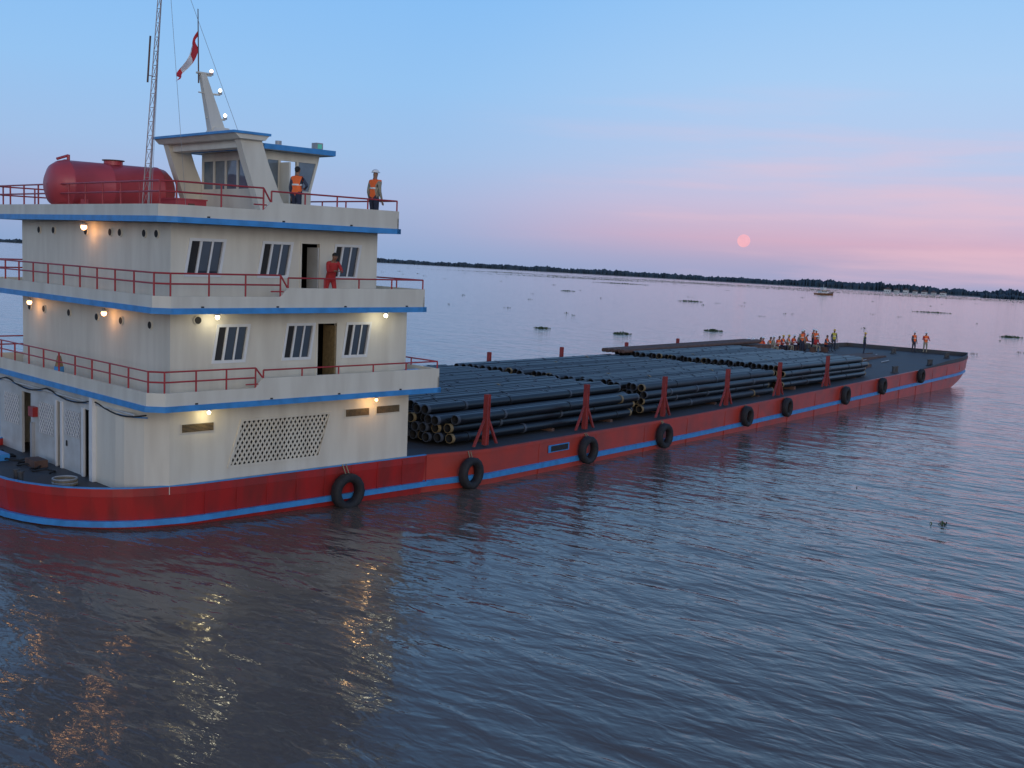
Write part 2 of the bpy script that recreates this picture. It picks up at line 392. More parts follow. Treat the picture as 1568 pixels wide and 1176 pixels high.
def tap(p0,p1,w0,w1,t0,t1,m):
    vs=[]
    for p,w,t in ((p0,w0,t0),(p1,w1,t1)):
        for a,b in ((-1,-1),(1,-1),(1,1),(-1,1)): vs.append((p.x+a*w,p.y+b*t,p.z))
    mb.add(vs,[(0,1,5,4),(1,2,6,5),(2,3,7,6),(3,0,4,7),(0,3,2,1),(4,5,6,7)],m)
tap(B,Tp,.26,.09,.14,.07,CREAM)
mb.xz([(3.1,10.93),(4.0,10.93),(3.75,11.2),(3.3,11.2)],3.5,3.9,CREAM)
for f,L_ in ((.97,.16),(.68,.30),(.28,.26)):
    p=B.lerp(Tp,f);mb.cyl(p,p+Vector((L_+.1,-.05,.02)),.03,n=6,m=CREAM);mb.cyl(p,p+Vector((-L_,.0,.02)),.02,n=6,m=CREAM)
    q=p+Vector((L_+.1,-.05,.10));mb.cyl(q-Vector((0,0,.07)),q,.06,n=10,m=GREY);mb.sphere(q+Vector((0,0,.05)),.05,LW if f!=.97 else LO,n=10)
mb.cyl(Tp+Vector((-.12,0,-.3)),Tp+Vector((-.16,0,1.85)),.022,.014,n=6,m=RUST)
mb.box(2.78,3.15,3.62,3.78,12.73,12.78,CREAM)
mb.build('radar_mast',tug)
FR=mat('flag_red',(.55,.03,.04),.8);FW=mat('flag_white',(.75,.72,.72),.8)
mb=MB();nu,nv=18,10;vs=[]
pole=Vector((2.80,3.7,0))
for i in range(nu+1):
    u=i/nu
    for j in range(nv+1):
        v=j/nv
        z=13.95-.62*v*(1-.5*u)-1.35*u+.08*math.sin(u*6+v*2)
        x=pole.x-.02-.62*u-.10*v*u+.05*math.sin(v*8+u*3)
        y=pole.y+.14*math.sin(u*9+v*3)*(.3+u)
        vs.append((x,y,z))
for k,m in ((0,FR),(1,FW),(2,FR)):
    fs=[(i*(nv+1)+j,i*(nv+1)+j+1,(i+1)*(nv+1)+j+1,(i+1)*(nv+1)+j) for i in range(k*6,k*6+6) for j in range(nv)]
    mb.add(vs,fs,m,True)
mb.build('flag',tug,recalc=False)
mb=MB();bx,by=1.0,3.4;lean=(.62,0);H0,H1=8.32,17.5
MR=mat('mast_rust_white',(.42,.33,.31),.6,var=.3,scale=2)
def ap(k,z):
    t=(z-H0)/(H1-H0);w=.12*(1-t*.7);a=2*math.pi*k/3+.4
    return Vector((bx+lean[0]*t+w*math.cos(a),by+w*math.sin(a),z))
for k in range(3): mb.cyl(ap(k,H0),ap(k,H1),.017,.009,n=6,m=MR)
z=H0
while z<H1-.3:
    for k in range(3):
        mb.cyl(ap(k,z),ap((k+1)%3,z),.007,n=4,m=MR);mb.cyl(ap(k,z),ap((k+1)%3,z+.4),.007,n=4,m=MR)
    z+=.4
for a,b in (((bx+.6,by,16.5),(2.8,1.4,10.95)),((bx+.5,by,15.5),(-.4,.3,8.6)),((bx+.6,by,16.5),(2.2,3.2,8.4))): mb.cyl(a,b,.006,n=4,m=GREY)
mb.cyl((bx+.0,by-.1,12.2),(bx+.08,by-.1,13.5),.028,n=8,m=RUST);mb.cyl((bx+.0,by-.1,12.4),(bx+.28,by,12.4),.012,n=6,m=MR)
mb.build('antenna_tower',tug)
mb=MB()
for off,zz,am,m in ((-.88,3.20,.20,RUB),(-.84,3.12,.12,BLUE)):
    prev=None
    for k in range(30):
        y=-.4+k*.35;z=zz-am*abs(math.sin(k*.35+zz));p=(off,y,z)
        if prev: mb.cyl(prev,p,.022,n=5,m=m,caps=False)
        prev=p
mb.cyl((-.85,.3,3.1),(-.85,9.5,3.1),.035,n=8,m=PANEL)
mb.cyl((-.75,5.3,3.42),(-.75,5.3,3.9),.14,n=10,m=BLUE);mb.cyl((-.75,5.3,3.9),(-.75,5.3,4.22),.12,.05,n=10,m=PRUST);mb.box(7.3,7.8,-.6,-.2,5.98,6.35,DARK);mb.box(7.9,8.4,-.6,-.2,3.43,4.0,BLUE)
mb.build('deck_gear',tug)
tire('tire_fender',tug,(5.7,-.36,.36),(0,1,0),.57,.34,rope_to=(5.7,-.14,1.17))

# ------------------------------------------------------------------ BARGE
barge=empty('pipe_barge')
XB=101.0
def sheer(x):
    t=max(0,(x-46)/(XB-46));return 1.2+.82*t**1.15
def ys(x):
    if x<31: return 23.45-(x-27)*.19
    if x>92: return 22.7+1.2*((x-92)/9)**2
    return 22.7
def yp(x):
    if x>92: return 35.6-1.2*((x-92)/9)**2
    return 35.6
def zbot(x):
    if x<85: return -.8
    t=(x-85)/(XB-85);return -.8+(sheer(XB)-.35+.8)*t**1.3
xs=[27.2,29,31]+[33+k*2 for k in range(30)]+[92.5,94,95.5,97,98.5,100,101]
mb=MB();vs=[]
for x in xs:
    z=sheer(x);b=zbot(x)
    vs+=[(x,ys(x)+.05,b),(x,ys(x),z),(x,yp(x),z),(x,yp(x)-.05,b)]
n=len(xs)
side=[];dk=[];
for i in range(n-1):
    a=4*i;b=a+4
    side+=[(a,b,b+1,a+1),(a+2,b+2,b+3,a+3),(a+3,b+3,b,a)];dk.append((a+1,b+1,b+2,a+2))
side+=[(0,1,2,3),(4*n-4,4*n-1,4*n-2,4*n-3)]
mb.add(vs,side,RED2);mb.add(vs,dk,DECK)
mb.build('hull',barge)
def loft(mb,f,xs,m):
    vs=[];k=None
    for x in xs:
        p=f(x);k=len(p);vs+=p
    fs=[]
    for i in range(len(xs)-1):
        for j in range(k): fs.append((i*k+j,i*k+(j+1)%k,(i+1)*k+(j+1)%k,(i+1)*k+j))
    fs+=[tuple(range(k)),tuple(range((len(xs)-1)*k,len(xs)*k))]
    mb.add(vs,fs,m)
mb=MB()
def band(x):
    c=.30+(sheer(x)-1.2)*.95;y=ys(x)
    return [(x,y-.06,c-.09),(x,y-.06,c+.09),(x,y+.05,c+.12),(x,y+.05,c-.12)]
loft(mb,band,[x for x in xs if x<=97],BLUE)
def rim(x): 
    z=sheer(x);y=ys(x);return [(x,y-.05,z-.06),(x,y-.05,z+.05),(x,y+.08,z+.05),(x,y+.08,z-.06)]
loft(mb,rim,xs,RED2)
def rimb(x):
    z=sheer(x);y=ys(x);h=.05+.24*min(1,max(0,(x-84)/6));return [(x,y+.0,z+.052),(x,y+.0,z+.052+h),(x,y+.07,z+.052+h),(x,y+.07,z+.052)]
loft(mb,rimb,[x for x in xs if x>=83],DECK)
def rimp(x):
    z=sheer(x);y=yp(x);h=.15+.2*min(1,max(0,(x-70)/16));return [(x,y-.08,z+.002),(x,y-.08,z+h),(x,y+.02,z+h),(x,y+.02,z+.002)]
loft(mb,rimp,xs,DECK)
mb.box(XB-.08,XB+.03,ys(XB),yp(XB),sheer(XB)+.002,sheer(XB)+.34,DECK)
for x in range(34,100,4): mb.box(x,x+.02,ys(x)-.008,ys(x)+.02,zbot(x)+.9 if x>88 else .0,sheer(x)-.08,RED2)
mb.box(34.6,36.0,22.66,22.69,.72,1.0,BLUE);mb.box(34.75,35.9,22.64,22.66,.76,.96,DARK)
mb.build('rubbing_band',barge)
RAIL2=mat('stanchion_red',(.30,.04,.035),.55,var=.2)
def posts(mb,y,zt,xlist,brace=True):
    for x in xlist:
        z0=sheer(x)+.06;z1=z0+zt
        mb.box(x-.06,x+.06,y-.06,y+.06,z0,z1,RAIL2);mb.box(x-.085,x-.06,y-.09,y+.09,z0,z1-.01,RAIL2);mb.box(x+.06,x+.085,y-.09,y+.09,z0,z1-.01,RAIL2)
        if brace:
            for s in (-1,1):
                vs=[];
                for (px,pz,w) in ((x+s*.66,z0,.045),(x+s*.11,z0+.92,.04)):
                    for a,b in ((-w,-.04),(w,-.04),(w,.04),(-w,.04)): vs.append((px+a,y+b,pz))
                mb.add(vs,[(0,1,5,4),(1,2,6,5),(2,3,7,6),(3,0,4,7),(0,3,2,1),(4,5,6,7)],RAIL2)
mb=MB();posts(mb,23.25,1.80,[31.4,38,44.6,51.2,57.8,65.1])
posts(mb,35.2,1.75,[40.5,47.5,54.5,62,69],False)
mb.build('stanchions',barge)
RP=.172
mb=MB()
def pipe(x0,x1,y,z,m,endm):
    n=12;ri=RP*.86
    def ring(x,r): return [(x,y+r*math.cos(2*math.pi*i/n),z+r*math.sin(2*math.pi*i/n)) for i in range(n)]
    vs=ring(x0,RP)+ring(x0+.14,RP)+ring(x1-.14,RP)+ring(x1,RP)
    q=lambda a,b:[(a*n+i,a*n+(i+1)%n,b*n+(i+1)%n,b*n+i) for i in range(n)]
    mb.add(vs,q(1,2),m,True);mb.add(vs,q(0,1)+q(2,3),endm,True)
    for xe,xi in ((x0,x0+.5),(x1,x1-.5)):
        v2=ring(xe,RP)+ring(xe,ri)+ring(xi,ri)
        mb.add(v2,q(0,1),endm);mb.add(v2,q(1,2)+[tuple(range(2*n,3*n))],DARK,True)
def collar(x,y,z,w=.22,m=PIPE2):
    mb.cyl((x,y,z),(x+w,y,z),RP*1.10,n=12,m=m,caps=True)
pitch=RP*2.06
for bi,(xa,xb,lay) in enumerate(((30.2,43.2,4),(44.1,58.8,4),(59.9,74.3,4))):
    cnt=int((34.9-23.85)/pitch)
    for l in range(lay):
        for k in range(cnt-(l%2)):
            if bi==0 and l==3 and k<2: continue
            y=23.85+RP+k*pitch+(l%2)*pitch/2+random.uniform(-.006,.006)
            zb=1.32+(sheer((xa+xb)/2)-1.2)
            z=zb+RP+l*pitch*.866+random.uniform(-.012,.012)
            if l==lay-1 and k>4: z+=random.uniform(0,.03)
            j0=random.uniform(-.4,.4);j1=random.uniform(-.4,.4)
            near=(k<2 or random.random()<.1)
            m=PIPE if random.random()<.7 else PIPE2
            pipe(xa+j0,xb+j1,y,z,m,PRUST if near and random.random()<.6 else PCOL)
            if l>=lay-1 or k==0:
                base=xa+1.0+random.uniform(0,2.6)
                while base<xb-1:
                    rr=random.random()
                    collar(base+random.uniform(-.15,.15),y,z,.13,PCOL if rr<.5 else (PIPE2 if rr<.95 else PRUST));base+=random.choice([2.6,3.4,4.2])
    for xx in (xa+2,(xa+xb)/2,xb-2):
        mb.box(xx-.1,xx+.1,23.9,34.9,sheer(xx)+.0,1.31+(sheer((xa+xb)/2)-1.2),RUST)
mb.build('steel_pipe_stack',barge)
mb=MB()
for k in range(5):
    mb.cyl((58+random.uniform(-1,1),33.6+k*.3,2.86),(80+random.uniform(-1,1),33.6+k*.3,3.0),.12,n=10,m=RUST)
mb.box(76.0,81.5,33.6,35.2,sheer(80)+.03,sheer(80)+1.05,RUST)
for (a,b,c,d,h) in ((86.5,92.5,28.2,30.5,.12),(78,82,26,28,.2),(79.5,92.5,35.0,35.45,.44)):
    mb.box(a,b,c,d,sheer(a)+.03,sheer(b)+h,RUST)
for k in range(14):
    x=84+random.uniform(0,9);y=26.5+random.uniform(0,5);z=sheer(x)
    mb.cyl((x,y,z+.06),(x+random.uniform(1,3),y+random.uniform(-.5,.5),z+.12),.05,n=6,m=RUST if k%2 else GREY)
mb.build('rusty_dunnage',barge)
mb=MB()
for x,y in ((97,24.6),(97,34),(88,23.5),(79,23.4),(97,29),(88,34.8)):
    z=sheer(x)
    for dx in (-.3,.3):
        mb.cyl((x+dx,y,z),(x+dx,y,z+.42),.12,n=12,m=DECK);mb.cyl((x+dx,y,z+.42),(x+dx,y,z+.47),.16,n=12,m=DECK)
    mb.box(x-.5,x+.5,y-.15,y+.15,z+.003,z+.05,DECK)
mb.build('bollards',barge)
for x,z in ((29.9,.50),(37.1,.57),(43.4,.60),(52.1,.74),(57.3,.84),(66.5,.94),(73.5,1.10),(82.2,1.33)):
    tire('tire_fender',barge,(x,ys(x)-.24,z+random.uniform(-.05,.05)),(random.uniform(-.06,.06),1,random.uniform(-.08,.08)),.54+random.uniform(-.03,.02),.32,rope_to=(x+random.uniform(-.1,.1),ys(x)-.04,sheer(x)+.05))

# ------------------------------------------------------------------ PEOPLE
SKIN=mat('skin',(.28,.14,.085),.55,var=.05);HAIR=mat('hair',(.015,.012,.01),.7)
ORG=mat('orange_vest',(.95,.16,.03),.7,var=.08);REDC=mat('red_overall',(.45,.03,.03),.8,var=.1);NAVY=mat('navy_trousers',(.03,.035,.06),.85)
KHAKI=mat('khaki_cloth',(.30,.27,.2),.85);YEL=mat('yellow_vest',(.5,.42,.05),.7);BOOT=mat('boots',(.02,.018,.016),.6)
HW=mat('helmet_white',(.8,.8,.78),.3,var=.02);HY=mat('helmet_yellow',(.75,.45,.05),.3);EYE=mat('eye_dark',(.01,.01,.01),.2);REFL=mat('reflective_tape',(.7,.7,.65),.3)
DKSH=mat('dark_shirt',(.05,.06,.09),.85)
def skeleton(pose):
    J={}
    lean=0;ph=.93
    if pose=='sit': ph=.50;lean=.12
    if pose=='sit2': ph=.50;lean=.28
    if pose=='rail': lean=.42;ph=.90
    def sp(h,fx=0): return Vector((math.sin(lean)*h+fx,0,ph+math.cos(lean)*h))
    J['pel']=(Vector((0,0,ph)),(.135,.165));J['wai']=(sp(.20),(.115,.145));J['che']=(sp(.40),(.13,.18));J['nb']=(sp(.53),(.075,.09))
    J['nk']=(sp(.58,.01),(.052,.055));hd=sp(.66,.02+lean*.05);J['hd']=(hd,(.083,.075));J['ht']=(sp(.745,.015+lean*.05),(.075,.07))
    for s,n in ((1,'L'),(-1,'R')):
        sh=sp(.47)+Vector((0,s*.175,0));J['sh'+n]=(sh,(.062,.066))
        if pose in('stand','stand3'):
            el=sh+Vector((-.02,s*.06,-.29));wr=el+Vector((.09,s*.01,-.25))
            if pose=='stand3' and s<0: el=sh+Vector((.05,s*.16,-.22));wr=el+Vector((.16,-s*.18,-.06))
        elif pose=='stand2':
            el=sh+Vector((.06,s*.08,-.27));wr=el+Vector((.24,-s*.02,-.03))
        elif pose=='rail':
            el=sh+Vector((.16,s*.05,-.24));wr=el+Vector((.24,-s*.12,.02))
        else:
            el=sh+Vector((.10,s*.07,-.26));wr=el+Vector((.24,-s*.04,-.02))
        J['el'+n]=(el,(.045,.045));J['wr'+n]=(wr,(.030,.033))
        d=(wr-el).normalized();J['ha'+n]=(wr+d*.085,(.022,.040))
        hp=Vector((0,s*.09,ph-.06));J['hp'+n]=(hp,(.095,.09))
        if pose.startswith('sit'):
            kn=Vector((.43,s*.14,ph-.02));an=Vector((.42+.05*s,s*.13,.09))
        elif pose=='rail': kn=Vector((.03+.06*s,s*.12,.49));an=Vector((-.06+.10*s,s*.13,.09))
        else: kn=Vector((.03+.02*s,s*.105,.49));an=Vector((-.02+.04*s,s*.12,.09))
        J['kn'+n]=(kn,(.062,.062));J['ca'+n]=(kn.lerp(an,.35)+Vector((-.015,0,0)),(.055,.055));J['an'+n]=(an,(.04,.04));J['to'+n]=(an+Vector((.16,s*.02,-.045)),(.03,.042))
    return J
EDG=[('pel','wai','t'),('wai','che','t'),('che','nb','t'),('nb','nk','s'),('nk','hd','s'),('hd','ht','s')]
for n in 'LR':
    EDG+=[('che','sh'+n,'t'),('sh'+n,'el'+n,'a'),('el'+n,'wr'+n,'a'),('wr'+n,'ha'+n,'s'),('pel','hp'+n,'l'),('hp'+n,'kn'+n,'l'),('kn'+n,'ca'+n,'l'),('ca'+n,'an'+n,'l'),('an'+n,'to'+n,'b')]
_cache={}
def bodymesh(pose):
    if pose in _cache:return _cache[pose]
    J=skeleton(pose);names=list(J)
    me=bpy.data.meshes.new('sk');me.from_pydata([J[k][0] for k in names],[(names.index(a),names.index(b)) for a,b,_ in EDG],[])
    ob=bpy.data.objects.new('sk',me);scene.collection.objects.link(ob)
    md=ob.modifiers.new('s','SKIN');md.use_smooth_shade=True
    for i,k in enumerate(names):
        me.skin_vertices[0].data[i].radius=J[k][1];me.skin_vertices[0].data[i].use_root=(k=='pel')
    sd=ob.modifiers.new('d','SUBSURF');sd.levels=2
    dg=bpy.context.evaluated_depsgraph_get();dg.update()
    em=bpy.data.meshes.new_from_object(ob.evaluated_get(dg))
    V=[v.co.copy() for v in em.vertices];F=[];Z=[]
    seg=[(J[a][0],J[b][0],z,(a,b)) for a,b,z in EDG]
    for p in em.polygons:
        c=p.center;best=None
        for a,b,z,nm in seg:
            d=b-a;t=max(0,min(1,(c-a).dot(d)/d.length_squared));q=(c-(a+d*t)).length
            if best is None or q<best[0]: best=(q,z,t,nm)
        F.append(list(p.vertices));Z.append(best[1])
    bpy.data.objects.remove(ob);_cache[pose]=(J,V,F,Z);return _cache[pose]
def person(name,pose,loc,yaw,top,arms,legs,helmet=None,parent=None,sc=1.0):
    J,V,F,Z=bodymesh(pose);mb=MB()
    mp={'t':top,'a':arms,'l':legs,'s':SKIN,'b':BOOT}
    o=len(mb.v);mb.v+=[tuple(v) for v in V]
    for f,z in zip(F,Z): mb.f.append([i+o for i in f]);mb.m.append(mb.mi(mp[z]));mb.s.append(True)
    hd=J['hd'][0];ht=J['ht'][0]
    c=(hd+ht)/2
    for s in (-1,1):
        mb.sphere(c+Vector((.072,s*.03,.0)),.011,EYE,n=6)
        mb.sphere(c+Vector((.0,s*.076,-.01)),.025,SKIN,n=8,sc=(.7,.35,1.2))
    mb.sphere(c+Vector((.088,0,-.022)),.016,SKIN,n=6,sc=(1,.7,1.3));mb.sphere(c+Vector((.076,0,-.06)),.02,REDC,n=6,sc=(.4,1.1,.3))
    if helmet:
        mb.sphere(c+Vector((-.005,0,.035)),.115,helmet,n=14,sc=(1.1,.95,.85),half=True);mb.cyl(c+Vector((.01,0,.03)),c+Vector((.01,0,.042)),.135,.125,n=16,m=helmet)
    else:
        mb.sphere(c+Vector((-.018,0,.025)),.092,HAIR,n=12,sc=(1.0,.95,1.0),half=True);mb.sphere(c+Vector((-.035,0,.0)),.075,HAIR,n=10)
    for n in 'LR':
        wr=J['wr'+n][0];ha=J['ha'+n][0];d=(ha-wr).normalized();sd=(Vector((0,1,0))-d*d.y).normalized()
        for k,Lf in enumerate((.058,.068,.064,.05)):
            b=ha+sd*(-.03+.02*k);q=b+d*Lf*.6;e=q+(d*.7-Vector((0,0,.5))).normalized()*Lf*.55
            mb.cyl(b,q,.0095,.009,n=6,m=SKIN);mb.cyl(q,e,.009,.007,n=6,m=SKIN)
        b=wr+d*.03+sd*(.03 if n=='R' else -.03);q=b+(d+sd*(.8 if n=='R' else -.8)).normalized()*.045
        mb.cyl(b,q,.011,.010,n=6,m=SKIN);mb.cyl(q,q+d*.03,.010,.008,n=6,m=SKIN)
    if top in (ORG,YEL):
        w=J['wai'][0];ch=J['che'][0]
        ax=(ch-w).normalized();p=w.lerp(ch,.35)
        vs=[];nn=20
        for hh in (-.025,.025):
            for i in range(nn):
                a=2*math.pi*i/nn;vs.append(p+ax*hh+Vector((math.cos(a)*.128,math.sin(a)*.168,0)))
        mb.add(vs,[(i,(i+1)%nn,nn+(i+1)%nn,nn+i) for i in range(nn)],REFL,True)
    o=mb.build(name,parent,recalc=False);o.location=loc;o.rotation_euler=(0,0,yaw);o.scale=(sc,)*3
    return o
# feet resting on the tug decks (deck tops in world space follow the tug's trim)
TM=Matrix.Translation((19.15,24.7,0))@Matrix.Rotation(R(-9.7),4,'Z')@Matrix.Rotation(R(-1.0),4,'Y')
def crew(pose,lp,yaw,*a,sc=1.0):
    p=TM@Vector(lp);person('crew_member',pose,p,R(yaw-9.7),*a,None,sc)
crew('stand3',(4.25,.55,8.32),20,ORG,DKSH,NAVY,None,sc=.98)
crew('stand',(6.55,-.15,8.32),10,ORG,KHAKI,NAVY,HW,sc=1.02)
crew('rail',(4.85,-.38,5.97),-105,REDC,REDC,REDC,None,sc=.97)
tops=[ORG,ORG,ORG,REDC,ORG,KHAKI,ORG]
for k,(x,y,p) in enumerate(((80.3,35.1,'sit'),(81.3,35.2,'sit2'),(82.6,35.1,'sit'),(83.3,35.2,'sit'),(84.3,35.1,'sit2'),(85.4,35.2,'sit'),(86.2,35.1,'sit2'),(87.4,35.2,'sit'),(88.3,35.1,'sit'),(89.3,35.1,'sit2'),(90.5,33.6,'sit2'),(92.0,33.2,'sit'),(91.0,35.2,'sit'),(92.2,35.15,'sit2'))):
    z=sheer(x)+ .06
    person('worker',p,(x,y-.05,z),R(-100+random.uniform(-25,25)),tops[k%7],random.choice([KHAKI,DKSH,REDC,ORG]),random.choice([NAVY,KHAKI]),random.choice([HW,HY,HW,None]),None,1.05)
mb=MB()
for x,y in ((90.5,33.6),(92.0,33.2)): mb.box(x-.25,x+.18,y-.25,y+.25,sheer(x)+.003,sheer(x)+.40,RUST); mb.box(x-.27,x+.20,y-.27,y+.27,sheer(x)+.403,sheer(x)+.43,RUST)
mb.build('tool_boxes',barge)
for x,y,p,t,a,l,h,yw in ((89.2,34.2,'stand3',ORG,KHAKI,NAVY,HW,-120),(92.3,34.4,'stand2',ORG,REDC,NAVY,HW,-90),(94.0,33.2,'stand',YEL,DKSH,NAVY,HY,-140),(92.9,30.2,'stand',YEL,DKSH,NAVY,HY,-60),
    (100.0,28.2,'stand',ORG,DKSH,NAVY,HW,-120),(100.3,27.3,'stand2',ORG,REDC,KHAKI,HW,-150),(90.6,34.6,'stand',REDC,KHAKI,NAVY,HW,-100),(91.6,33.9,'stand3',ORG,KHAKI,KHAKI,HW,-170)):
    person('worker',p,(x,y,sheer(x)+.0),R(yw),t,a,l,h,None,1.06)

# ------------------------------------------------------------------ WATER
wm=bpy.data.materials.new('river_water');N,L=nt(wm);b=N['Principled BSDF']
b.inputs['Roughness'].default_value=.08;b.inputs['IOR'].default_value=1.33
tc=N.new('ShaderNodeTexCoord')
def wn(scale,st,rot,detail,dist=0):
    mp=N.new('ShaderNodeMapping');mp.inputs['Scale'].default_value=st;mp.inputs['Rotation'].default_value=(0,0,rot)
    L.new(tc.outputs['Object'],mp.inputs['Vector'])
    n=N.new('ShaderNodeTexNoise');n.inputs['Scale'].default_value=scale;n.inputs['Detail'].default_value=detail;n.inputs['Distortion'].default_value=dist
    L.new(mp.outputs[0],n.inputs['Vector']);return n
nm=wn(.05,(1,1,1),0,4,.5);rr=N.new('ShaderNodeValToRGB');rr.color_ramp.elements[0].position=.35;rr.color_ramp.elements[1].position=.65
rr.color_ramp.elements[0].color=(.135,.098,.078,1);rr.color_ramp.elements[1].color=(.165,.120,.095,1)
L.new(nm.outputs['Fac'],rr.inputs['Fac']);L.new(rr.outputs[0],b.inputs['Base Color'])
n1=wn(.95,(1,.38,1),R(-52),2,.4);n2=wn(2.8,(1,.45,1),R(-40),2.5,.5);n3=wn(.20,(1,.6,1),R(-20),2);n4=wn(8,(1,.6,1),R(-60),2)
def bump(h,d,prev=None,s=1):
    bp=N.new('ShaderNodeBump');bp.inputs['Strength'].default_value=s;bp.inputs['Distance'].default_value=d
    L.new(h.outputs['Fac'],bp.inputs['Height'])
    if prev: L.new(prev.outputs[0],bp.inputs['Normal'])
    return bp
b1=bump(n3,.16);b2=bump(n1,.10,b1);b3=bump(n2,.035,b2);b4=bump(n4,.005,b3)
L.new(b4.outputs[0],b.inputs['Normal'])
me=bpy.data.meshes.new('river_water');S=30000
me.from_pydata([(-S,-S,0),(S,-S,0),(S,S,0),(-S,S,0)],[],[(0,1,2,3)]);me.materials.append(wm)
o=bpy.data.objects.new('river_water',me);scene.collection.objects.link(o)
# ------------------------------------------------------------------ floating plants
HY1=mat('hyacinth_leaf',(.045,.085,.035),.6,var=.4,scale=1.5);HY2=mat('hyacinth_leaf_pale',(.10,.12,.06),.7,var=.3)
def patch(mb,cx,cy,rx,ry,n,h,ang=0):
    ca,sa=math.cos(ang),math.sin(ang)
    for _ in range(n):
        a=random.uniform(0,6.28);r=math.sqrt(random.random());u=rx*r*math.cos(a);v=ry*r*math.sin(a)
        x=cx+u*ca-v*sa;y=cy+u*sa+v*ca
        s=h*random.uniform(.35,1)*(1.1-r*.6);w=s*random.uniform(.5,.9);t=random.uniform(0,6.28);dx,dy=math.cos(t)*w/2,math.sin(t)*w/2
        lx,ly=random.uniform(-.4,.4)*s,random.uniform(-.4,.4)*s
        mb.add([(x-dx*.4,y-dy*.4,-.02),(x+dx*.4,y+dy*.4,-.02),(x+dx+lx,y+dy+ly,s*.7),(x+lx*1.3,y+ly*1.3,s),(x-dx+lx,y-dy+ly,s*.7)],[(0,1,2,3,4)],HY1 if random.random()<.7 else HY2)
mb=MB()
for cx,cy,rx,ry,n,h in ((148,70,1.4,1.0,160,.4),(122,70,1.2,.9,150,.4),(119,80,1.1,.8,120,.35),(316,158,4,2,160,.6),(390,105,7,3,200,.6),(211,43,2,1.3,140,.5),(350,225,3,2,90,.6),(722,417,22,6,300,1.0),(37.3,9.1,.16,.10,12,.16),(37.1,9.4,.05,.05,3,.12),(41.5,13.3,.05,.05,3,.08),(60,19,.08,.08,5,.1)):
    patch(mb,cx,cy,rx,ry,n,h,R(-50))
for _ in range(75):
    az=R(random.uniform(8,45));d=random.choice([random.uniform(110,350),random.uniform(350,1200),random.uniform(600,1500)])
    x,y=d*math.cos(az),d*math.sin(az)
    s=random.uniform(.15,.5)*(d/300)**.8
    patch(mb,x,y,s*2.2,s,int(8+10*s),.22+d/2600,az-1.57)
for _ in range(44):
    az=R(random.uniform(8,38));d=random.uniform(1100,1750);patch(mb,d*math.cos(az),d*math.sin(az),random.uniform(30,130),random.uniform(5,14),300,1.0,az-1.57)
mb.build('water_hyacinth_mats',recalc=False)
# ------------------------------------------------------------------ distant shore
TREE=mat('distant_foliage_hazed',(.048,.068,.082),.9,var=.35,scale=.03);BANK=mat('river_bank',(.12,.11,.10),.9,var=.2,scale=.01)  # TREE: distance haze painted into the foliage as a bluish base colour
mb=MB()
def treeline(a0,a1,d0,d1,hb,seed,step=.0016,thick=120,gap=0):
    n=int((a1-a0)/step);pr=[]
    for i in range(n+1):
        t=i/n;a=a0+(a1-a0)*t;d=d0+(d1-d0)*t
        h=hb*(.75+.22*noise.noise(Vector((a*60,seed,0)))+.22*noise.noise(Vector((a*260,seed,3)))+.2*noise.noise(Vector((a*900,seed,5)))+random.uniform(-.05,.05))
        big=noise.noise(Vector((a*18,seed,9)))
        h*= (1+.3*big);h=max(h,hb*.3)
        c,s=math.cos(a),math.sin(a)
        dj=d+random.uniform(-6,6)
        pr.append([(dj*c,dj*s,-1),((dj+4)*c,(dj+4)*s,h*.55),((dj+14)*c,(dj+14)*s,h*.88+random.uniform(-.5,.5)),((dj+25)*c,(dj+25)*s,h),((dj+thick)*c,(dj+thick)*s,h*.7),((dj+thick+5)*c,(dj+thick+5)*s,-1)])
    k=6;vs=[p for r in pr for p in r]
    mb.add(vs,[(i*k+j,i*k+j+1,(i+1)*k+j+1,(i+1)*k+j) for i in range(n) for j in range(k-1)],TREE,False)
treeline(R(1),R(20),1750,2500,18,1.3,step=.0007)
treeline(R(16),R(45),2500,4400,20,4.2,step=.0007)
treeline(R(44),R(75),4400,5800,20,7.7,step=.0009)
treeline(R(2),R(13),1680,1900,10,9.1,step=.0006)
mb.build('distant_treeline',recalc=False)
mb=MB()
pts=[]
for a,d in ((1,1650),(10,1880),(20,2440),(30,3300),(45,4350),(60,5100),(75,5700)): pts.append((R(a),d))
vs=[]
for a,d in pts: vs+=[(d*math.cos(a),d*math.sin(a),-.5),((d+25)*math.cos(a),(d+25)*math.sin(a),1.2),((d+2500)*math.cos(a),(d+2500)*math.sin(a),1.5)]
mb.add(vs,[(i*3+j,i*3+j+1,i*3+3+j+1,i*3+3+j) for i in range(len(pts)-1) for j in range(2)],BANK)
mb.build('far_river_bank',recalc=False)
